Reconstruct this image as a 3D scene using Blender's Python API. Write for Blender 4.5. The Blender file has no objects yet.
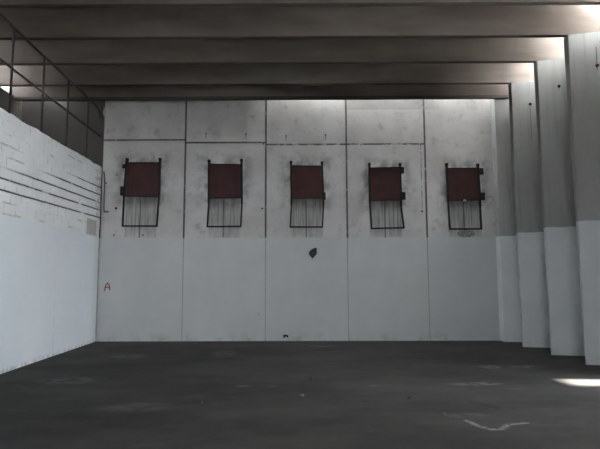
import bpy, bmesh, math, random
from mathutils import Vector, Matrix
random.seed(7)
scene = bpy.context.scene
COL = scene.collection

# ------------------------------------------------------------------ camera numbers
F_PX, PITCH, YAW, ROLL, EYE = 527.2134, 0.1025, 0.04, -0.0028, 1.6
cy, sy, cp, sp = math.cos(YAW), math.sin(YAW), math.cos(PITCH), math.sin(PITCH)
FWD = Vector((sy*cp, cy*cp, sp)); R0 = Vector((cy, -sy, 0)); U0 = R0.cross(FWD)
RGT = math.cos(ROLL)*R0 + math.sin(ROLL)*U0
UPV = -math.sin(ROLL)*R0 + math.cos(ROLL)*U0
CAM = Vector((0, 0, EYE))

# room dimensions (metres)
XL, XR, YB = -4.7328, 5.6985, 13.6083          # block wall face, rib face of right wall, right end of back wall
H_RIB, H_ROOF, PAINT = 6.38, 7.12, 2.68
SKEW = 0.4706/10.4313                            # back wall and roof ribs are slightly out of square
X_FAR_L, X_FAR_R = -7.0, 6.36
Y_REAR = -7.0
def yb(x): return YB + SKEW*(XR - x)
ANG = -math.atan(SKEW)
WALL0 = Vector((0, yb(0), 0))
WU = Vector((math.cos(ANG), math.sin(ANG), 0))   # along the back wall
WN = Vector((math.sin(ANG), -math.cos(ANG), 0))  # out of the back wall, to the viewer
def on_back(px, py, off=0.0):
    """a place on the back wall as (along, height)"""
    d = FWD + RGT*((px-300)/F_PX) - UPV*((py-224.5)/F_PX)
    o = WALL0 + WN*off
    t = (o-CAM).dot(WN)/d.dot(WN)
    p = CAM + d*t
    return (p-WALL0).dot(WU), p.z

# ------------------------------------------------------------------ node helpers
class NT:
    def __init__(s, name):
        s.m = bpy.data.materials.new(name); s.m.use_nodes = True
        s.t = s.m.node_tree; s.t.nodes.clear()
        s.out = s.n('ShaderNodeOutputMaterial'); s.b = s.n('ShaderNodeBsdfPrincipled')
        s.t.links.new(s.b.outputs[0], s.out.inputs[0])
        tc = s.n('ShaderNodeTexCoord'); s.co = tc.outputs['Object']
        sx = s.n('ShaderNodeSeparateXYZ'); s.t.links.new(s.co, sx.inputs[0])
        s.x, s.y, s.z = sx.outputs
    def n(s, k): return s.t.nodes.new(k)
    def put(s, sock, v):
        if hasattr(v, 'is_output'): s.t.links.new(v, sock)
        elif isinstance(v, (tuple, list)) and len(v) == 3 and sock.type == 'RGBA': sock.default_value = (*v, 1)
        else: sock.default_value = v
    def ma(s, op, a, b=0.0, c=None, clamp=False):
        q = s.n('ShaderNodeMath'); q.operation = op; q.use_clamp = clamp
        s.put(q.inputs[0], a); s.put(q.inputs[1], b)
        if c is not None: s.put(q.inputs[2], c)
        return q.outputs[0]
    def mul(s, a, b): return s.ma('MULTIPLY', a, b)
    def add(s, a, b): return s.ma('ADD', a, b)
    def sub(s, a, b): return s.ma('SUBTRACT', a, b)
    def mx(s, a, b): return s.ma('MAXIMUM', a, b)
    def step(s, v, lo, hi):
        """smooth 0..1 as v goes lo..hi (either order)"""
        q = s.n('ShaderNodeMapRange'); q.interpolation_type = 'SMOOTHSTEP'
        s.put(q.inputs[0], v)
        if lo < hi: s.put(q.inputs[1], lo); s.put(q.inputs[2], hi); s.put(q.inputs[3], 0.); s.put(q.inputs[4], 1.)
        else: s.put(q.inputs[1], hi); s.put(q.inputs[2], lo); s.put(q.inputs[3], 1.); s.put(q.inputs[4], 0.)
        return q.outputs[0]
    def vec(s, kx=1, ky=1, kz=1, ox=0, oy=0, oz=0):
        q = s.n('ShaderNodeMapping'); s.t.links.new(s.co, q.inputs[0])
        q.inputs['Location'].default_value = (ox, oy, oz); q.inputs['Scale'].default_value = (kx, ky, kz)
        return q.outputs[0]
    def noise(s, scale, detail=4, v=None, rough=0.55):
        q = s.n('ShaderNodeTexNoise'); s.t.links.new(v if v is not None else s.co, q.inputs['Vector'])
        q.inputs['Scale'].default_value = scale; q.inputs['Detail'].default_value = detail
        q.inputs['Roughness'].default_value = rough
        return q.outputs[0]
    def mix(s, f, a, b):
        q = s.n('ShaderNodeMix'); q.data_type = 'RGBA'
        s.put(q.inputs[0], f); s.put(q.inputs[6], a); s.put(q.inputs[7], b)
        return q.outputs[2]
    def band(s, v, c, w, soft):
        """1 within w of c, fading over soft"""
        return s.step(s.ma('ABSOLUTE', s.sub(v, c)), w+soft, w)
    def seg(s, u, v, a, b):
        """distance to the segment a-b in the (u, v) plane"""
        dx, dy = b[0]-a[0], b[1]-a[1]; L2 = dx*dx+dy*dy
        t = s.ma('DIVIDE', s.add(s.mul(s.sub(u, a[0]), dx), s.mul(s.sub(v, a[1]), dy)), L2, clamp=True)
        ex = s.sub(s.sub(u, a[0]), s.mul(t, dx)); ey = s.sub(s.sub(v, a[1]), s.mul(t, dy))
        return s.ma('SQRT', s.add(s.mul(ex, ex), s.mul(ey, ey)))
    def bump(s, h, strength=0.3, dist=0.01):
        q = s.n('ShaderNodeBump'); s.put(q.inputs['Height'], h)
        q.inputs['Strength'].default_value = strength; q.inputs['Distance'].default_value = dist
        s.t.links.new(q.outputs[0], s.b.inputs['Normal'])
    def done(s, col, rough=0.8, spec=0.3, metal=0.0):
        s.put(s.b.inputs['Base Color'], col); s.put(s.b.inputs['Roughness'], rough)
        s.b.inputs['Specular IOR Level'].default_value = spec; s.b.inputs['Metallic'].default_value = metal
        return s.m

WHITE = (0.60, 0.62, 0.63)
JOINTS = [on_back(px, 120)[0] for px in (186, 266, 346, 424)]
# shutter corner pixels: panel (tl, tr, br, bl), left rail (top, kink, foot), right rail, brackets (centre, half width, half height)
SHUT = [
 dict(p=[(125.1,162.9),(159.6,162.9),(157.6,196.6),(124.8,196.0)], l=[(127,159),(123.8,197),(122.3,225.9)], r=[(160,158.7),(158.8,195.4),(156.6,226)], b=[((124.3,166.2),.05,.05),((122.2,191),.05,.12)]),
 dict(p=[(207.9,164.4),(241.4,164.8),(241.4,197.7),(207.6,197.7)], l=[(209,160.4),(208.6,203),(207.1,226.5)], r=[(241.4,159.8),(241.8,204),(240.6,226.3)], b=[]),
 dict(p=[(290.8,165.9),(322.4,166.3),(322.8,198.1),(290.8,198.5)], l=[(291,161.7),(291.4,204.5),(290.2,226.9)], r=[(322,162.3),(323.5,205.8),(322.4,226.9)], b=[((324.3,196),.035,.1)]),
 dict(p=[(369.2,168.2),(400.2,167.5),(400.9,200),(370.9,200.4)], l=[(369.4,163.7),(369.9,202.3),(371.6,228.4)], r=[(400,164),(401.2,206),(404,227.7)], b=[((402.3,170.2),.045,.085),((403.6,195.8),.05,.1)]),
 dict(p=[(446.9,168.6),(478.9,168.3),(480.4,200),(448.4,200.4)], l=[(446.7,164),(448.3,202),(450.1,228.8)], r=[(477.8,164.5),(480.4,206),(481.6,228.8)], b=[((481.6,171.3),.045,.085),((483.1,196.3),.045,.1)]),
]

# ------------------------------------------------------------------ materials
def m_back():
    t = NT('back_wall_concrete')
    big = t.noise(0.9, 5); fine = t.noise(9, 5); mid = t.noise(2.7, 6, t.vec(1, 1, 1, 3, 0, 5), .65)
    c = t.mix(t.step(big, .35, .68), (0.60, 0.58, 0.565), (0.74, 0.725, 0.71))
    c = t.mix(t.mul(t.step(mid, .52, .75), .45), c, (0.20, 0.19, 0.18))
    c = t.mix(t.mul(t.step(fine, .58, .8), .4), c, (0.17, 0.16, 0.155))
    # dirt run-off around and under every shutter
    streak = t.noise(1.0, 4, t.vec(17, 1, .9), .6)
    streak2 = t.noise(1.0, 3, t.vec(7, 1, .6, 4, 0, 2), .6)
    for k, S in enumerate(SHUT):
        xl, zt = on_back(*S['p'][0]); xr, _ = on_back(*S['p'][1]); _, zb = on_back(*S['p'][2]); _, zf = on_back(*S['l'][2])
        xc = (xl+xr)/2
        inx = t.step(t.ma('ABSOLUTE', t.sub(t.x, xc)), .46, .38)
        under = t.mul(t.mul(inx, t.step(t.z, zb+.05, zb-.02)), t.step(t.z, PAINT-.3, zf+.25))
        c = t.mix(t.mul(under, .55), c, (0.36, 0.36, 0.335))
        c = t.mix(t.mul(t.mul(under, t.step(streak, .42, .66)), .6), c, (0.13, 0.125, 0.12))
        run = t.mul(t.mul(inx, t.step(t.z, zb+.05, zb-.02)), t.mul(t.step(t.z, PAINT-.2, zb-.5), t.step(streak2, .5, .7)))
        c = t.mix(t.mul(run, .5), c, (0.12, 0.115, 0.11))
        top = t.mul(t.mul(inx, t.step(t.z, zb-.42, zb)), t.step(t.z, zb+.1, zb-.02))
        c = t.mix(t.mul(top, .6), c, (0.10, 0.09, 0.085))
        line = t.mul(t.band(t.x, xc-.02, .008, .014), t.step(t.z, zb+.02, zb-.1))
        c = t.mix(t.mul(line, .75), c, (0.05, 0.05, 0.05))
        ex = t.mx(t.sub(t.ma('ABSOLUTE', t.sub(t.x, xc)), (xr-xl)/2), t.sub(t.ma('ABSOLUTE', t.sub(t.z, (zt+zb)/2)), (zt-zb)/2))
        halo = t.mul(t.step(ex, .42, .0), t.step(t.noise(3.2, 5, t.vec(1, 1, .8, k*3.1, 0, k)), .38, .62))
        c = t.mix(t.mul(halo, .6), c, (0.10, 0.095, 0.09))
    # grime along the panel joints
    jn = t.noise(1.0, 5, t.vec(6, 1, 9))
    for x in JOINTS:
        j = t.mul(t.band(t.x, x, .013, .022), t.step(jn, .22, .45))
        c = t.mix(t.mul(j, .8), c, (0.07, 0.068, 0.065))
    for zj, lo, hi, n0, n1 in ((5.325, -4.7, JOINTS[0], .2, .5), (5.245, JOINTS[0], JOINTS[1], .2, .5), (5.185, JOINTS[1], JOINTS[3], .40, .5)):
        j = t.mul(t.mul(t.band(t.z, zj, .010, .022), t.band(t.x, (lo+hi)/2, (hi-lo)/2, .01)), t.step(jn, n0, n1))
        c = t.mix(t.mul(j, .8), c, (0.06, 0.058, 0.055))
    j = t.mul(t.mul(t.band(t.x, JOINTS[3]-.11, .006, .014), t.band(t.z, 4.3, .9, .05)), t.step(jn, .35, .6))
    c = t.mix(t.mul(j, .7), c, (0.10, 0.098, 0.095))
    # darker strip along the top of the two right-hand panels
    tt = t.mul(t.mul(t.step(t.z, 6.12, 6.15), t.step(t.x, 1.7, 1.8)), t.step(t.x, 4.4, 3.9))
    c = t.mix(t.mul(tt, .3), c, (0.16, 0.155, 0.145))
    # darker wall tone above the gallery
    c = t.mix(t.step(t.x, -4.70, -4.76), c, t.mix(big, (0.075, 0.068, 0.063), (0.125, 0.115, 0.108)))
    # white paint up to shoulder of the panels, a little worn at its upper edge and at the floor
    edge = t.add(PAINT, t.mul(t.sub(t.noise(14, 4), .5), .05))
    pm = t.step(t.sub(t.z, edge), .008, -.008)
    wn = t.noise(1.3, 5)
    w = t.mix(t.step(wn, .3, .75), (0.66, 0.675, 0.68), (0.71, 0.72, 0.72))
    w = t.mix(t.mul(t.step(t.z, .30, .0), t.mul(t.step(t.noise(3.1, 5), .45, .7), .5)), w, (0.36, 0.35, 0.30))
    w = t.mix(t.mul(t.step(t.noise(24, 2, t.vec(1, 1, 1, 9, 0, 2)), .74, .80), .4), w, (0.25, 0.25, 0.25))
    for x in JOINTS:
        j = t.mul(t.band(t.x, x, .006, .012), t.step(jn, .2, .5))
        w = t.mix(t.mul(j, .5), w, (0.22, 0.22, 0.22))
    c = t.mix(pm, c, w)
    t.bump(t.add(t.mul(fine, .6), t.mul(t.noise(40, 3), .4)), .25, .01)
    return t.done(c, .85, .2)

def m_left():
    t = NT('painted_block_wall')
    zz = t.sub(t.z, t.mul(t.sub(t.y, 9.0), .02))
    big = t.noise(1.1, 5); fine = t.noise(14, 5)
    # block to block tone
    row = t.ma('FLOOR', t.ma('DIVIDE', t.sub(zz, 3.12), .2))
    off = t.mul(t.ma('MODULO', t.ma('ABSOLUTE', row), 2.0), .2)
    colf = t.ma('DIVIDE', t.add(t.y, off), .4)
    cid = t.add(t.mul(t.ma('FLOOR', colf), 7.13), t.mul(row, 3.71))
    wnz = t.n('ShaderNodeTexWhiteNoise'); wnz.noise_dimensions = '1D'; t.put(wnz.inputs['W'], cid)
    tone = wnz.outputs[0]
    c = t.mix(t.step(big, .3, .7), (0.76, 0.77, 0.79), (0.83, 0.84, 0.855))
    c = t.mix(t.mul(tone, .28), c, (0.66, 0.66, 0.68))
    c = t.mix(t.mul(t.step(fine, .6, .78), .35), c, (0.25, 0.25, 0.25))
    # bed joints: rows between 3.1 and 4 m are open and dark, each over its own length
    fr = t.ma('FRACT', t.ma('DIVIDE', t.sub(zz, 3.12-.1), .2))
    wob = t.mul(t.sub(t.noise(3.5, 4), .5), .10)
    bed = t.step(t.ma('ABSOLUTE', t.add(t.sub(fr, .5), wob)), .12, .05)
    nj = t.noise(1.0, 4, t.vec(1, 1.7, 5))
    openrow = t.mul(t.step(zz, 3.03, 3.05), t.step(zz, 4.0, 3.98))
    ramp = t.step(t.sub(t.y, t.mul(t.sub(zz, 3.5), 7.0)), 8.6, 10.2)
    dark = t.mul(t.mul(bed, openrow), t.mul(t.step(nj, .30, .46), ramp))
    faint = t.mul(bed, t.step(nj, .52, .66))
    fv = t.ma('FRACT', colf)
    ver = t.step(t.ma('ABSOLUTE', t.sub(fv, .5)), .47, .485)
    crumb = t.noise(1.0, 5, t.vec(1, 9, 9), .7)
    c = t.mix(t.mul(t.mx(faint, t.mul(ver, t.step(crumb, .47, .58))), .5), c, (0.16, 0.16, 0.16))
    c = t.mix(t.mul(dark, .9), c, (0.055, 0.052, 0.05))
    c = t.mix(t.mul(t.step(crumb, .70, .75), t.mul(t.step(zz, 2.7, 3.0), .7)), c, (0.12, 0.115, 0.11))
    # ragged broken end next to the back wall
    c = t.mix(t.mul(t.step(t.y, 13.5, 13.95), t.mul(t.step(crumb, .42, .6), .6)), c, (0.20, 0.195, 0.18))
    patch = t.mul(t.band(t.y, 13.45, .33, .02), t.mul(t.step(t.z, 2.6, 2.7), t.step(t.z, 3.13, 3.09)))
    c = t.mix(t.mul(patch, .75), c, (0.33, 0.325, 0.30))
    pm = t.step(t.add(t.sub(t.z, PAINT+.03), t.mul(t.sub(t.noise(12, 4), .5), .05)), .01, -.01)
    w = t.mix(t.step(t.noise(.8, 4), .3, .7), (0.72, 0.765, 0.82), (0.77, 0.81, 0.85))
    w = t.mix(t.mul(t.step(t.noise(1.0, 4, t.vec(1, 20, 20)), .72, .78), .5), w, (0.3, 0.3, 0.3))
    w = t.mix(t.mul(t.step(t.z, .12, .0), t.mul(t.step(fine, .42, .6), .6)), w, (0.30, 0.29, 0.27))
    w = t.mix(t.mul(t.step(t.y, 13.55, 13.95), .3), w, (0.42, 0.43, 0.41))
    crack = t.mul(t.band(t.y, 11.45, .004, .014), t.step(t.z, 1.75, 1.3))
    w = t.mix(t.mul(t.mul(crack, t.step(t.noise(5, 3), .4, .6)), .35), w, (0.25, 0.25, 0.27))
    c = t.mix(pm, c, w)
    notp = t.sub(1.0, pm)
    t.bump(t.add(t.mul(fine, .25), t.mul(notp, t.sub(t.mul(crumb, .4), t.mul(dark, 1.4)))), .5, .02)
    return t.done(c, .8, .25)

def m_right():
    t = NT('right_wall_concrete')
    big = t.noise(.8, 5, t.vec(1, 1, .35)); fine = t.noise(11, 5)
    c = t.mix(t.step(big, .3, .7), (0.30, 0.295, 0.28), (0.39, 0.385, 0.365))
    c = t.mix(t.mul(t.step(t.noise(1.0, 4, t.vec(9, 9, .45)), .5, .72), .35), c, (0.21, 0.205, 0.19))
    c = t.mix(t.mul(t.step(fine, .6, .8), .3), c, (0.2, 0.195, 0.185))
    pm = t.step(t.add(t.sub(t.z, PAINT), t.mul(t.sub(t.noise(9, 3), .5), .04)), .008, -.008)
    w = t.mix(t.step(t.noise(1.2, 4), .3, .7), (0.66, 0.675, 0.68), (0.72, 0.73, 0.735))
    w = t.mix(t.mul(t.step(t.z, .3, .0), t.mul(t.step(t.noise(4, 4), .4, .7), .3)), w, (0.35, 0.34, 0.31))
    c = t.mix(pm, c, w)
    t.bump(fine, .2, .01)
    return t.done(c, .85, .2)

def m_rib():
    t = NT('roof_concrete')
    v = t.vec(.35, 1, 2.2)
    big = t.noise(1.1, 6, v); fine = t.noise(9, 5)
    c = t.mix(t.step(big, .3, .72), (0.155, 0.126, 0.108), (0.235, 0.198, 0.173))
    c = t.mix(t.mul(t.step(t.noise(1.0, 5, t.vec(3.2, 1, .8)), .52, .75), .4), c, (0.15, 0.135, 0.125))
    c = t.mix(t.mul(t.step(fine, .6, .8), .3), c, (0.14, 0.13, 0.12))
    # darker tone along the soffit and its arris
    c = t.mix(t.mul(t.step(t.z, H_RIB+.016, H_RIB+.004), .7), c, (0.05, 0.045, 0.04))
    t.bump(fine, .2, .01)
    return t.done(c, .9, .15)

def m_floor():
    t = NT('worn_concrete_floor')
    a = t.noise(.55, 6, t.vec(.8, 1.3, 1), .62); b = t.noise(1.7, 6, t.vec(.6, 1.2, 1, 4, 2, 0), .6); f = t.noise(12, 5)
    c = t.mix(t.step(a, .34, .68), (0.027, 0.0255, 0.0238), (0.053, 0.051, 0.0465))
    c = t.mix(t.mul(t.step(b, .56, .76), .55), c, (0.080, 0.078, 0.072))
    c = t.mix(t.mul(t.step(b, .44, .25), .6), c, (0.026, 0.025, 0.024))
    c = t.mix(t.mul(t.step(f, .58, .8), .25), c, (0.08, 0.079, 0.074))
    c = t.mix(t.mul(t.step(f, .44, .25), .3), c, (0.020, 0.019, 0.018))
    # pale scrape, dark crack
    wob = t.mul(t.sub(t.noise(7, 3), .5), .08)
    pts = [(2.12, 6.06), (2.17, 5.87), (2.26, 5.72), (2.36, 5.72), (2.54, 5.90), (2.74, 5.94)]
    d = None
    for p, q in zip(pts, pts[1:]):
        s = t.seg(t.x, t.y, p, q); d = s if d is None else t.ma('MINIMUM', d, s)
    sc = t.mul(t.step(t.add(d, wob), .06, .0), t.step(t.noise(16, 4), .34, .52))
    c = t.mix(t.mul(sc, .8), c, (0.25, 0.245, 0.23))
    pts = [(2.48, 6.96), (2.60, 6.86), (2.66, 6.75), (2.71, 6.63)]
    d = None
    for p, q in zip(pts, pts[1:]):
        s = t.seg(t.x, t.y, p, q); d = s if d is None else t.ma('MINIMUM', d, s)
    c = t.mix(t.mul(t.step(t.add(d, t.mul(wob, .6)), .045, .01), .85), c, (0.014, 0.013, 0.012))
    # a few pale worn blotches
    for (x, y, rx, ry, k) in ((3.0, 8.12, .42, .14, .75), (3.45, 7.72, .14, .05, .5), (3.84, 9.62, .22, .25, .6), (4.5, 9.6, .35, .2, .55), (-3.1, 11.3, .4, .3, .5), (-3.3, 8.75, .5, .35, .45), (-1.8, 6.9, .5, .25, .4), (1.1, 12.8, .4, .2, .5), (-1.2, 11.6, .3, .6, .4), (1.48, 8.05, .16, .05, .7), (-.54, 8.15, .12, .05, .7), (-.1, 8.1, .08, .04, .5), (2.2, 6.3, .3, .12, .3)):
        e = t.ma('SQRT', t.add(t.ma('POWER', t.ma('DIVIDE', t.sub(t.x, x), rx), 2.0), t.ma('POWER', t.ma('DIVIDE', t.sub(t.y, y), ry), 2.0)))
        c = t.mix(t.mul(t.mul(t.step(e, 1.25, .5), min(1, k*1.35)), t.step(t.noise(5, 5), .35, .6)), c, (0.115, 0.113, 0.105))
    t.bump(t.add(f, t.mul(b, .6)), .15, .008)
    return t.done(c, t.add(.68, t.mul(b, .25)), .15)

def m_simple(name, a, b, scale=8, rough=.7, spec=.3, metal=0, stretch=(1, 1, 1), bump=.15):
    t = NT(name); n = t.noise(scale, 5, t.vec(*stretch))
    c = t.mix(t.step(n, .3, .7), a, b); t.bump(n, bump, .005)
    return t.done(c, rough, spec, metal)

def m_red():
    t = NT('red_oxide_steel')
    n = t.noise(2.5, 5); s = t.noise(1.0, 4, t.vec(26, 1, 1.6))
    c = t.mix(t.step(n, .3, .7), (0.072, 0.031, 0.032), (0.096, 0.043, 0.044))
    c = t.mix(t.mul(t.step(s, .5, .72), .5), c, (0.050, 0.022, 0.022))
    t.bump(s, .1, .004)
    return t.done(c, .75, .2)

def m_pane(name, k):
    m = bpy.data.materials.new(name); m.use_nodes = True; t = m.node_tree; t.nodes.clear()
    o = t.nodes.new('ShaderNodeOutputMaterial'); tr = t.nodes.new('ShaderNodeBsdfTranslucent'); di = t.nodes.new('ShaderNodeBsdfDiffuse')
    nz = t.nodes.new('ShaderNodeTexNoise'); nz.inputs['Scale'].default_value = 3.0
    rp = t.nodes.new('ShaderNodeMapRange'); rp.inputs[3].default_value = .12; rp.inputs[4].default_value = .25
    mx = t.nodes.new('ShaderNodeMixShader'); tr.inputs[0].default_value = (.92*k, .94*k, .95*k, 1); di.inputs[0].default_value = (.78, .79, .80, 1)
    t.links.new(nz.outputs[0], rp.inputs[0]); t.links.new(rp.outputs[0], mx.inputs[0])
    t.links.new(tr.outputs[0], mx.inputs[1]); t.links.new(di.outputs[0], mx.inputs[2]); t.links.new(mx.outputs[0], o.inputs[0])
    return m

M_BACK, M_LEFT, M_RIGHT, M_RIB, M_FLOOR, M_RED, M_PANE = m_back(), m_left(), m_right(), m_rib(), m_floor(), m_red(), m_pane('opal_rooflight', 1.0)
M_PANE_DIM = m_pane('dimmed_rooflight', .65)  # left rooflight panes, transmission lowered to dim the gallery side
M_BLACK = m_simple('black_steel', (0.010, 0.009, 0.009), (0.022, 0.019, 0.018), 14, .6, .35)
M_RAIL = m_simple('brown_rusted_steel', (0.030, 0.024, 0.020), (0.060, 0.048, 0.042), 12, .55, .4)
M_HOLE = m_simple('broken_plaster', (0.018, 0.017, 0.016), (0.11, 0.105, 0.10), 22, .95, .1, bump=.6)
M_VOID = m_simple('dark_hole', (0.008, 0.008, 0.008), (0.014, 0.014, 0.014), 30, .95, .05)
M_PAINT_RED = m_simple('red_sprayed_paint', (0.30, 0.055, 0.045), (0.42, 0.10, 0.085), 40, .7, .2)
M_PIPE = m_simple('grey_pipe', (0.10, 0.10, 0.10), (0.17, 0.168, 0.165), 10, .6, .3)
M_PALE = m_simple('pale_metal', (0.50, 0.50, 0.48), (0.62, 0.62, 0.60), 20, .5, .4)
M_DECK = m_simple('deck_concrete', (0.18, 0.17, 0.16), (0.28, 0.265, 0.25), 3, .9, .1)
M_CHIP = m_simple('pale_mortar', (0.10, 0.098, 0.09), (0.17, 0.165, 0.15), 30, .95, .1)
M_OVAL = m_simple('grey_cement_smear', (0.20, 0.195, 0.185), (0.40, 0.39, 0.375), 16, .95, .1)

# ------------------------------------------------------------------ mesh helpers
def hexa(bm, c8):
    v = [bm.verts.new(p) for p in c8]
    for f in ((0,3,2,1), (4,5,6,7), (0,1,5,4), (1,2,6,5), (2,3,7,6), (3,0,4,7)): bm.faces.new([v[i] for i in f])
def box(bm, x0, x1, y0, y1, z0, z1):
    hexa(bm, [(x0,y0,z0),(x1,y0,z0),(x1,y1,z0),(x0,y1,z0),(x0,y0,z1),(x1,y0,z1),(x1,y1,z1),(x0,y1,z1)])
def plate(bm, quad, y0, y1):
    """a quad given as (x, z) corners, thick from y0 to y1"""
    hexa(bm, [(x, y0, z) for x, z in quad] + [(x, y1, z) for x, z in quad])
def strip(bm, a, b, w, y0, y1):
    """a flat bar in the wall plane from a to b, (x, z)"""
    d = Vector((b[0]-a[0], b[1]-a[1])); d.normalize(); n = Vector((-d.y, d.x))*w/2
    plate(bm, [(a[0]-n.x, a[1]-n.y), (b[0]-n.x, b[1]-n.y), (b[0]+n.x, b[1]+n.y), (a[0]+n.x, a[1]+n.y)], y0, y1)
def tube(bm, pts, r, seg=10):
    pts = [Vector(p) for p in pts]; rings = []
    for i, p in enumerate(pts):
        d = (pts[min(i+1, len(pts)-1)] - pts[max(i-1, 0)]).normalized()
        a = d.orthogonal().normalized() if i == 0 else (rings[-1][1] - d*rings[-1][1].dot(d)).normalized()
        b = d.cross(a)
        rings.append(([bm.verts.new(p + (a*math.cos(k*2*math.pi/seg) + b*math.sin(k*2*math.pi/seg))*r) for k in range(seg)], a))
    for (r0, _), (r1, _) in zip(rings, rings[1:]):
        for k in range(seg): bm.faces.new([r0[k], r0[(k+1)%seg], r1[(k+1)%seg], r1[k]])
    bm.faces.new(rings[0][0][::-1]); bm.faces.new(rings[-1][0])
def prism(bm, poly, axis_a, axis_b):
    """extrude poly (list of Vector) from offset a to offset b"""
    v0 = [bm.verts.new(p+axis_a) for p in poly]; v1 = [bm.verts.new(p+axis_b) for p in poly]; n = len(poly)
    bm.faces.new(v0[::-1]); bm.faces.new(v1)
    for i in range(n): bm.faces.new([v0[i], v0[(i+1)%n], v1[(i+1)%n], v1[i]])
def obj(name, bm, mat, parent=None, smooth=False, bevel=0):
    bmesh.ops.recalc_face_normals(bm, faces=bm.faces[:])
    me = bpy.data.meshes.new(name); bm.to_mesh(me); bm.free(); me.materials.append(mat)
    if smooth:
        for p in me.polygons: p.use_smooth = True
    o = bpy.data.objects.new(name, me); COL.objects.link(o)
    if parent: o.parent = parent
    if bevel:
        b = o.modifiers.new('bevel', 'BEVEL'); b.width = bevel; b.segments = 2; b.limit_method = 'ANGLE'
    return o
def struct(name, bm, mat, label=None, parent=None, **k):
    o = obj(name, bm, mat, parent, **k); o['kind'] = 'structure'
    if label: o['label'] = label
    return o
def tag(o, label, cat, group=None):
    o['label'] = label; o['category'] = cat
    if group: o['group'] = group
    return o
def thing(name, label, cat, loc, rz=0, group=None):
    o = bpy.data.objects.new(name, None); COL.objects.link(o); o.location = loc; o.rotation_euler = (0, 0, rz)
    o.empty_display_size = .2
    return tag(o, label, cat, group)
BM = bmesh.new

# ------------------------------------------------------------------ room shell
bm = BM(); box(bm, X_FAR_L-.3, X_FAR_R+.3, Y_REAR-.3, 14.9, -.2, 0); struct('floor', bm, M_FLOOR)

# back wall: five precast panels (local x along the wall, y into it), joints open 2 cm, lower part one plane of paint over them
bm = BM()
xs = [-7.4] + [-4.73] + JOINTS + [6.45]
for i, (a, b) in enumerate(zip(xs, xs[1:])):
    g0 = .012 if i else 0; g1 = .012 if i < len(xs)-2 else 0
    rec = .05 if i == 0 else 0
    zs = [0, PAINT-.02, {0: 9, 1: 5.325, 2: 5.245, 3: 5.185, 4: 5.185, 5: 9}[i], H_ROOF]
    zs = [z for z in zs if z < 8]
    for z0, z1 in zip(zs, zs[1:]):
        if z0 == 0: box(bm, a+.0015*(i > 0), b-.0015*(i < 5), rec, .3, z0, z1)
        else: box(bm, a+g0, b-g1, rec, .3, z0+(.009 if z0 > 4 else 0), z1-(.009 if z1 < 6 else 0))
box(bm, xs[0], xs[-1], .06, .32, 0, H_ROOF)
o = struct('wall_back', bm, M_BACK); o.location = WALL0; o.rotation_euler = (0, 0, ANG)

# left wall: painted block wall with the gallery behind its top
bm = BM()
x0, x1 = XL-.2, XL
random.seed(3)
ys = [Y_REAR, 0, 4, 7]; y = 8.2
while y < 14.0: ys.append(y); y += random.uniform(.07, .34)
ye = yb(XL)-.035; ys.append(ye)
def ztop(y): return 4.505 + max(0, y-9)*.0135
prev = None; zt = [ztop(y)+(random.uniform(-.022, .012) if y > 8 else 0) for y in ys]
v = [[bm.verts.new(p) for p in ((x1, y, 0), (x1, y, z), (x0, y, z), (x0, y, 0))] for y, z in zip(ys, zt)]
for a, b in zip(v, v[1:]):
    for k in range(4): bm.faces.new([a[k], a[(k+1)%4], b[(k+1)%4], b[k]])
bm.faces.new(v[0]); bm.faces.new(v[-1][::-1])
struct('wall_left', bm, M_LEFT)
bm = BM(); box(bm, X_FAR_L, XL-.21, Y_REAR, 14.1, 4.22, 4.42); struct('floor_gallery', bm, M_DECK)
bm = BM(); box(bm, X_FAR_L-.2, X_FAR_L, Y_REAR, 14.6, 0, 6.42); struct('wall_gallery', bm, M_RIB)

# right wall: plain wall with a doorway near the camera, and precast ribs (pilasters) standing in from it
D0, D1, DH = 7.65, 8.36, 3.1
bm = BM()
W0, W1, WZ0, WZ1 = 2.0, 8.3, 4.2, 6.1       # added high panes, out of view, to bring in fill daylight
for a, b, z0, z1 in ((Y_REAR, W0, 0, H_ROOF-.62), (W0, D0, 0, WZ0), (D1, 14.6, 0, H_ROOF-.62), (D0, D1, DH, WZ0), (W0, W1, WZ1, H_ROOF-.62), (W1, D1, WZ0, H_ROOF-.62)):
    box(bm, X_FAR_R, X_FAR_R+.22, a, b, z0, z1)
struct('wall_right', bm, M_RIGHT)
bm = BM(); box(bm, X_FAR_R+.10, X_FAR_R+.12, W0, W1, WZ0, WZ1); struct('added_fill_window', bm, M_PANE)
bm = BM(); box(bm, X_FAR_R+.06, X_FAR_R+.2, D0-.02, D0+.12, 0, DH); box(bm, X_FAR_R+.06, X_FAR_R+.2, D1-.10, D1+.02, 0, DH)
struct('door_1', bm, M_RAIL)
RIBS = [12.3289, 11.0298, 9.7764, 8.52, 7.26, 6.0, 4.74, 3.48, 2.22, .96, -.3, -1.56, -2.82, -4.08, -5.34, -6.6]
n = 0
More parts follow.
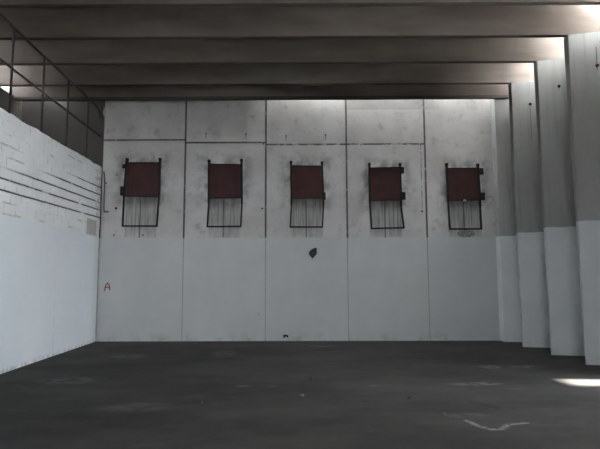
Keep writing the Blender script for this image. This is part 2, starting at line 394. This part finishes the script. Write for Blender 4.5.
for yk in [13.34] + RIBS:
    zlow = 0
    if D0-.3 < yk < D1+.1: zlow = DH
    n += 1
    bm = BM()
    if yk == 13.34: lo = hi = [(XR, yk), (X_FAR_R+.02, yk-.16), (X_FAR_R+.02, 14.3), (XR, yb(XR)+.02)]
    else:       # the nose of each pillar is thin at the floor and thickens towards the roof
        hi = [(XR, yk), (XR+.012, yk-.012), (X_FAR_R+.02, yk-.22), (X_FAR_R+.02, yk+.30), (XR+.02, yk+.17), (XR, yk+.155)]
        lo = [(XR, yk), (XR+.012, yk-.012), (X_FAR_R+.02, yk-.22), (X_FAR_R+.02, yk+.30), (XR+.06, yk+.10), (XR+.005, yk+.03)]
    vl = [bm.verts.new((x, y, zlow)) for x, y in lo]; vh = [bm.verts.new((x, y, H_RIB)) for x, y in hi]
    bm.faces.new(vl[::-1]); bm.faces.new(vh)
    for i in range(len(vl)): bm.faces.new([vl[i], vl[(i+1)%len(vl)], vh[(i+1)%len(vl)], vh[i]])
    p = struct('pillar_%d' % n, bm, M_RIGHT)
    if yk > 8:      # cast-in fixing hole with a hairline above and below it
        hx = XR + {9.7764: .47, 11.0298: .40, 12.3289: .39}.get(yk, .40); fy = yk - .012 - .208*(hx-XR-.012)/.67
        hz = {13.34: 5.76, 12.3289: 5.80, 11.0298: 5.76, 9.7764: 5.70}.get(yk, 5.8)
        if yk == 13.34: fy = yk - .16*(hx-XR)/.68
        bm = BM(); tube(bm, [(hx, fy-.012, hz), (hx, fy+.03, hz)], .032, 12)
        struct('fixing_hole', bm, M_VOID, 'dark round fixing hole', p)
        bm = BM(); a = .35 if yk in (9.7764,) else .02
        box(bm, hx-.010, hx-.004, fy-.004, fy+.02, hz+.03, hz+.03+a); box(bm, hx-.008, hx-.004, fy-.004, fy+.02, hz-(.9 if yk > 12 else .1), hz-.03)
        struct('hairline_groove', bm, M_VOID, 'thin dark groove', p)

# roof: deck, tapered precast ribs, and translucent rooflights along both eaves
R_IN, L_IN = 5.98, -6.55
G0, G1 = .36, .27        # front soffit edge and back of the last rib, measured out from the back wall
SLOT_L = -5.6           # a short slot over the gallery ends here
SLOT = .0                # the roof slot along the back wall runs from here to the right
bm = BM()
def slab(c4): hexa(bm, [(x, y, H_ROOF) for x, y in c4] + [(x, y, H_ROOF+.12) for x, y in c4])
slab([(L_IN, Y_REAR-.2), (R_IN, Y_REAR-.2), (R_IN, yb(R_IN)-G1), (L_IN, yb(L_IN)-G1)])
slab([(SLOT_L, yb(SLOT_L)-G1), (SLOT, yb(SLOT)-G1), (SLOT, yb(SLOT)+.3), (SLOT_L, yb(SLOT_L)+.3)])
struct('ceiling', bm, M_RIB)
bm = BM(); c4 = [(SLOT, yb(SLOT)-G1-.02), (R_IN, yb(R_IN)-G1-.02), (R_IN, yb(R_IN)+.1), (SLOT, yb(SLOT)+.1)]
hexa(bm, [(x, y, H_ROOF+.02) for x, y in c4] + [(x, y, H_ROOF+.04) for x, y in c4]); struct('window_4', bm, M_PANE)
bm = BM(); c4 = [(L_IN, yb(L_IN)-G1-.02), (SLOT_L, yb(SLOT_L)-G1-.02), (SLOT_L, yb(SLOT_L)+.1), (L_IN, yb(L_IN)+.1)]
hexa(bm, [(x, y, H_ROOF+.02) for x, y in c4] + [(x, y, H_ROOF+.04) for x, y in c4]); struct('window_5', bm, M_PANE)
for k, yk in enumerate([YB-G0] + RIBS):
    bm = BM(); pr = []
    for x in (X_FAR_L-.1, X_FAR_R+.15):
        y = yk + SKEW*(XR-x)
        zs = H_RIB if k else H_RIB-.065
        pr.append([bm.verts.new(q) for q in ((x, y, zs), (x, y+(.10 if k else G0-G1), zs), (x, y+(.24 if k else G0-G1), H_ROOF+.01), (x, y-.13, H_ROOF+.01))])
    a, b = pr
    for i in range(4): bm.faces.new([a[i], a[(i+1)%4], b[(i+1)%4], b[i]])
    bm.faces.new(a[::-1]); bm.faces.new(b)
    struct('beam_%d' % (k+1), bm, M_RIB)
bm = BM(); box(bm, R_IN, X_FAR_R+.22, Y_REAR-.2, 14.6, H_ROOF+.02, H_ROOF+.04); box(bm, X_FAR_R+.18, X_FAR_R+.2, Y_REAR-.2, 14.6, H_ROOF-.62, H_ROOF+.02); struct('window_1', bm, M_PANE)
bm = BM(); box(bm, X_FAR_L-.2, L_IN, Y_REAR-.2, 14.6, H_ROOF+.02, H_ROOF+.04); box(bm, X_FAR_L-.18, X_FAR_L-.16, Y_REAR-.2, 14.6, 6.42, H_ROOF+.02); struct('window_2', bm, M_PANE_DIM)
# rear wall behind the camera
bm = BM()
RD0, RD1, RZ0, RDH = -3.2, .3, 4.1, 5.6      # added opening behind the view, only lets in fill daylight
for a, b, z0, z1 in ((X_FAR_L-.2, RD0, 0, H_ROOF+.1), (RD1, X_FAR_R+.2, 0, H_ROOF+.1), (RD0, RD1, RDH, H_ROOF+.1), (RD0, RD1, 0, RZ0)): box(bm, a, b, Y_REAR-.22, Y_REAR, z0, z1)
struct('wall_rear', bm, M_RIGHT)

# ------------------------------------------------------------------ sliding shutters on the back wall
LAB = ["dark red sliding shutter in a black frame, nearest the left corner above the red letter",
       "dark red sliding shutter in a black frame, second from the left block wall",
       "dark red sliding shutter in a black frame, middle of the five, above the chipped hole",
       "dark red sliding shutter in a black frame, second from the right-hand pillars",
       "dark red sliding shutter with a white spot on its lower edge, nearest the right pillars"]
for k, S in enumerate(SHUT):
    OFF = .05
    w = lambda px: on_back(*px, OFF)
    base = w(((S['l'][2][0]+S['r'][2][0])/2, (S['l'][2][1]+S['r'][2][1])/2))
    loc = WALL0 + WU*base[0] + Vector((0, 0, base[1]))
    T = thing('sliding_shutter', LAB[k], 'shutter', loc, ANG, 'red sliding shutters on the back wall')
    L = lambda px: (w(px)[0]-base[0], w(px)[1]-base[1])
    P = [L(q) for q in S['p']]
    bm = BM(); plate(bm, [P[3], P[2], P[1], P[0]], -.055, -.02)
    obj('shutter_panel', bm, M_RED, T, bevel=.004)
    bm = BM(); strip(bm, P[0], P[1], .035, -.064, -.02)
    obj('top_edge', bm, M_BLACK, T)
    bm = BM(); strip(bm, P[3], P[2], .022, -.062, -.02)
    obj('bottom_edge', bm, M_BLACK, T)
    for side in ('l', 'r'):
        A, B, C = [L(q) for q in S[side]]
        bm = BM(); strip(bm, A, B, .050, -.075, 0.0)
        c = (A[0], A[1]); box(bm, c[0]-.034, c[0]+.034, -.08, -.0, c[1]-.05, c[1]+.02)
        strip(bm, B, C, .034, -.06, 0.0)
        rail = obj('guide_rail', bm, M_BLACK, T)
    bm = BM(); strip(bm, (L(S['l'][2])[0]-.017, L(S['l'][2])[1]), (L(S['r'][2])[0]+.017, L(S['r'][2])[1]), .036, -.06, 0.0)
    obj('bottom_bar', bm, M_BLACK, T)
    for (c, hw, hh) in S['b']:
        q = L(c); bm = BM(); box(bm, q[0]-hw, q[0]+hw, -.07, 0.0, q[1]-hh, q[1]+hh)
        box(bm, q[0]-hw*.5, q[0]+hw*.5, -.09, -.05, q[1]-hh*.35, q[1]+hh*.35)
        obj('side_bracket', bm, M_BLACK, T, bevel=.004)
    if k == 4:
        q = L((464.6, 200.4)); bm = BM(); box(bm, q[0]-.042, q[0]+.042, -.068, -.05, q[1]-.02, q[1]+.02)
        o = obj('white_tag', bm, M_PALE, T, bevel=.008); o['label'] = 'small white tag on the lower edge'

def wall_loc(px, py, off=0):
    x, z = on_back(px, py); return WALL0 + WU*x + WN*off + Vector((0, 0, z))
# red letter sprayed on the white paint
def letter():
    bm = BM(); h, w = .215, .125
    for a, b in (((-w/2-.012, -h/2), (-w/2+.02, h*.18)), ((-w/2+.02, h*.18), (0, h/2)), ((0, h/2), (w/2-.01, h*.2)), ((w/2-.01, h*.2), (w/2+.005, -h*.40)), ((-w/2+.01, -.012), (w/2, .0))):
        strip(bm, a, b, .03, -.003, .001)
    return bm
o = obj('painted_letter', letter(), M_PAINT_RED); o.location = wall_loc(107.3, 287); o.rotation_euler = (0, 0, ANG)
tag(o, 'small red letter A painted on the white back wall by the left corner', 'letter')

# chipped hole in the white paint
random.seed(11)
cx, cz = on_back(313, 253)
out = [(317.0,248.0),(314.5,247.8),(311.8,249.2),(310.2,250.6),(309.2,252.4),(308.9,254.3),(310.2,255.9),(311.4,257.2),(312.6,258.7),(313.6,257.5),(314.8,256.0),(316.2,254.8),(317.2,252.8),(316.6,250.8)]
pts = [(on_back(*p)[0]-cx, on_back(*p)[1]-cz) for p in out]
bm = BM(); rim0 = [bm.verts.new((x, .0, z)) for x, z in pts]; rim1 = [bm.verts.new((x*.93+random.uniform(-.008,.008), -.012+random.uniform(-.004,.004), z*.93)) for x, z in pts]
rim2 = [bm.verts.new((x*.55+random.uniform(-.015,.015), -.004+random.uniform(-.003,.003), z*.55)) for x, z in pts]; ctr = bm.verts.new((0, -.002, 0)); N = len(pts)
for A, B in ((rim0, rim1), (rim1, rim2)):
    for i in range(N): bm.faces.new([A[i], A[(i+1)%N], B[(i+1)%N], B[i]])
for i in range(N): bm.faces.new([rim2[i], rim2[(i+1)%N], ctr])
o = obj('chipped_patch', bm, M_HOLE); o.location = WALL0 + WU*cx + Vector((0, 0, cz)); o.rotation_euler = (0, 0, ANG)
tag(o, 'dark leaf-shaped chipped patch in the white paint below the middle shutter', 'hole')

# oval cement smear under the right-hand shutter
bm = BM(); q = [( .24*math.cos(a*math.pi/12)*(1+.05*math.sin(3*a)), .095*math.sin(a*math.pi/12)*(1+.08*math.cos(2.3*a))) for a in range(24)]
prism(bm, [Vector((x, 0, z)) for x, z in q], Vector((0, -.006, 0)), Vector((0, .001, 0)))
o = obj('cement_patch', bm, M_OVAL); o.location = wall_loc(466, 233.5); o.rotation_euler = (0, 0, ANG)
tag(o, 'dark oval cement patch on the wall just under the right-hand shutter', 'patch')

# pipe beside the end of the block wall
bm = BM(); b0 = on_back(104.6, 171); b1 = on_back(106, 212)
tube(bm, [(b0[0]-.0, -.045, b0[1]-.02), (b0[0]+.03, -.05, b0[1]-.25), (b0[0]+.035, -.05, b1[1]+.1), (b0[0]+.05, -.05, b1[1])], .02, 8)
box(bm, b0[0]+.03, b0[0]+.15, -.07, 0, b1[1]-.015, b1[1]+.02); box(bm, b0[0], b0[0]+.07, -.03, 0, b0[1]-.35, b0[1]-.31)
o = obj('wall_pipe', bm, M_PIPE, smooth=False); o.location = WALL0; o.rotation_euler = (0, 0, ANG)
tag(o, 'thin grey vertical pipe on the back wall beside the block wall end', 'pipe')

# small fixings on the back wall, each a stub bolt with a washer
FIX = [((114,235.2),.03,'black bolt stub on the paint line under the left shutter, left one'),
       ((143,235.2),.03,'black bolt stub on the paint line under the left shutter, right one'),
       ((116,208.3),.045,'dark square fixing left of the lower frame of the left shutter'),
       ((117,175.3),.022,'small dark bolt on bare concrete left of the top of the left shutter'),
       ((262.2,208.5),.035,'dark fixing beside the joint between the second and third shutters'),
       ((422,211.5),.035,'dark fixing beside the joint between the fourth and fifth shutters'),
       ((189.5,143.2),.022,'dark bolt under the horizontal joint above the second shutter, left one'),
       ((263.2,143.9),.026,'dark bolt under the horizontal joint above the second shutter, right one'),
       ((282.2,144.6),.022,'dark bolt under the horizontal joint above the middle shutter'),
       ((361,145.2),.022,'dark bolt under the horizontal joint above the fourth shutter, left one'),
       ((420.6,145.2),.024,'dark bolt under the horizontal joint above the fourth shutter, right one'),
       ((206,133.5),.03,'small rusty lifting stub high above the second shutter, left one'),
       ((246,134),.03,'small rusty lifting stub high above the second shutter, right one'),
       ((286,136),.03,'small rusty lifting stub high above the middle shutter, left one'),
       ((325.5,135),.03,'small rusty lifting stub high above the middle shutter, right one'),
       ((258.8,314.4),.02,'small dark nail in the white paint left of the low wall outlet')]
for (px, r, lab) in FIX:
    bm = BM(); tube(bm, [(0, -.012, 0), (0, .01, 0)], r*.72, 10); tube(bm, [(0, -.035, 0), (0, -.01, 0)], r*.4, 8)
    if 'lifting' in lab: box(bm, -.008, .006, -.010, .005, -.13, 0)
    o = obj('wall_bolt', bm, M_RAIL if 'lifting' in lab else M_BLACK); o.location = wall_loc(*px); o.rotation_euler = (0, 0, ANG)
    tag(o, lab, 'bolt', 'small fixings on the back wall')
# pale bracket by the gallery, low dark outlet
bm = BM(); box(bm, -.02, .02, -.03, .002, -.11, .11); box(bm, -.045, .045, -.012, .002, -.03, .03)
o = obj('wall_bracket', bm, M_PALE); o.location = wall_loc(104.6, 112); o.rotation_euler = (0, 0, ANG)
tag(o, 'slim pale bracket on the back wall at the end of the handrail', 'bracket')
bm = BM(); box(bm, -.07, .04, -.03, .002, .0, .05); box(bm, -.07, -.03, -.025, .002, -.035, .01); box(bm, .02, .06, -.02, .002, -.02, .03)
o = obj('wall_outlet', bm, M_BLACK); o.location = wall_loc(286, 336.6); o.rotation_euler = (0, 0, ANG)
tag(o, 'small dark broken outlet low on the white back wall', 'outlet')

# ------------------------------------------------------------------ guard rail on top of the block wall
GX = XL-.05
T = thing('guard_rail', 'brown steel guard rail of tubes standing along the top of the left block wall', 'railing', (GX, 9.0, ztop(9.0)))
g = lambda y, z, dx=0: (dx, y-9.0, z-ztop(9.0))
bm = BM(); tube(bm, [g(-6.5, 6.12), g(9, 6.12), g(13.5, 6.12), g(13.74, 6.09), g(13.88, 6.01), g(13.96, 5.90)], .026, 10)
obj('top_rail', bm, M_RAIL, T, smooth=True)
bm = BM(); tube(bm, [g(-6.5, 5.36), g(9, 5.36), g(14.03, 5.40)], .021, 10); obj('mid_rail', bm, M_RAIL, T, smooth=True)
for i in range(-12, 4):
    y = 9.30+1.247*i; zb = ztop(y)-.03
    bm = BM(); tube(bm, [g(y, zb), g(y, 6.11)], .024, 10); obj('post', bm, M_RAIL, T, smooth=True)

# ------------------------------------------------------------------ chips on the floor
for i, (x, y, s, lab) in enumerate([(.32, 7.43, .032, 'pale chip of rubble on the floor, nearest the camera in the middle'),
                               (.53, 8.65, .030, 'dark chip of rubble on the floor below the chipped patch'),
                               (-1.0, 7.1, .018, 'tiny pale chip of rubble on the floor left of the middle'),
                               (1.75, 7.2, .026, 'dark chip of rubble on the floor left of the dark crack'),
                               (1.95, 6.35, .024, 'pale chip of rubble on the floor beside the white scrape')]):
    bm = BM(); bmesh.ops.create_icosphere(bm, subdivisions=2, radius=s)
    random.seed(i+40)
    for v in bm.verts: v.co *= random.uniform(.75, 1.15); v.co.z = max(v.co.z*.6, -s*.35)
    mz = min(v.co.z for v in bm.verts)
    for v in bm.verts: v.co.z -= mz
    o = obj('rubble_chip', bm, M_HOLE if 'dark' in lab.split()[0] else M_CHIP); o.location = (x, y, 0)
    tag(o, lab, 'rubble', 'rubble chips on the floor')

# ------------------------------------------------------------------ light
SKY, SUN, EXPO = 21.0, 76.0, 0.38
wd = bpy.data.worlds.new('sky'); scene.world = wd; wd.use_nodes = True; t = wd.node_tree; t.nodes.clear()
o = t.nodes.new('ShaderNodeOutputWorld'); bg = t.nodes.new('ShaderNodeBackground'); tc = t.nodes.new('ShaderNodeTexCoord')
sx = t.nodes.new('ShaderNodeSeparateXYZ'); rp = t.nodes.new('ShaderNodeValToRGB')
rp.color_ramp.elements[0].position = .49; rp.color_ramp.elements[0].color = (.10, .098, .09, 1)
rp.color_ramp.elements[1].position = .51; rp.color_ramp.elements[1].color = (.86, .93, 1.0, 1)
mr = t.nodes.new('ShaderNodeMapRange'); mr.inputs[1].default_value = -1; mr.inputs[2].default_value = 1
t.links.new(tc.outputs['Generated'], sx.inputs[0]); t.links.new(sx.outputs[2], mr.inputs[0]); t.links.new(mr.outputs[0], rp.inputs[0])
t.links.new(rp.outputs[0], bg.inputs[0]); bg.inputs[1].default_value = SKY; t.links.new(bg.outputs[0], o.inputs[0])
sl = bpy.data.lights.new('sun', 'SUN'); sl.energy = SUN; sl.angle = .07; sl.color = (1, .96, .90)
so = bpy.data.objects.new('sun', sl); COL.objects.link(so)
el = math.atan2(DH, 6.50-4.36); az = math.radians(4)
sd = Vector((-math.cos(el)*math.cos(az), math.cos(el)*math.sin(az), -math.sin(el)))
so.rotation_euler = sd.to_track_quat('-Z', 'Y').to_euler(); so.location = (14, 6, 12)
def portal(name, loc, rot, sxx, syy):
    l = bpy.data.lights.new(name, 'AREA'); l.shape = 'RECTANGLE'; l.size = sxx; l.size_y = syy; l.cycles.is_portal = True
    p = bpy.data.objects.new(name, l); COL.objects.link(p); p.location = loc; p.rotation_euler = rot
portal('door_daylight', (X_FAR_R+.25, (D0+D1)/2, DH/2), (0, math.radians(90), 0), DH, D1-D0)

portal('rear_fill_daylight', ((RD0+RD1)/2, Y_REAR-.25, (RZ0+RDH)/2), (math.radians(90), 0, 0), RD1-RD0, RDH-RZ0)  # sampling portal for the added rear opening
# ------------------------------------------------------------------ camera and view
cd = bpy.data.cameras.new('camera'); cd.sensor_width = 36; cd.lens = F_PX*36/600; cd.clip_end = 200
co = bpy.data.objects.new('camera', cd); COL.objects.link(co)
mw = Matrix((RGT, UPV, -FWD)).transposed().to_4x4(); mw.translation = CAM; co.matrix_world = mw
scene.camera = co
vs = scene.view_settings; vs.view_transform = 'Standard'; vs.look = 'None'; vs.exposure = EXPO; vs.gamma = 1; vs.use_curve_mapping = False
scene.cycles.max_bounces = 10; scene.cycles.diffuse_bounces = 8; scene.cycles.sample_clamp_indirect = 60
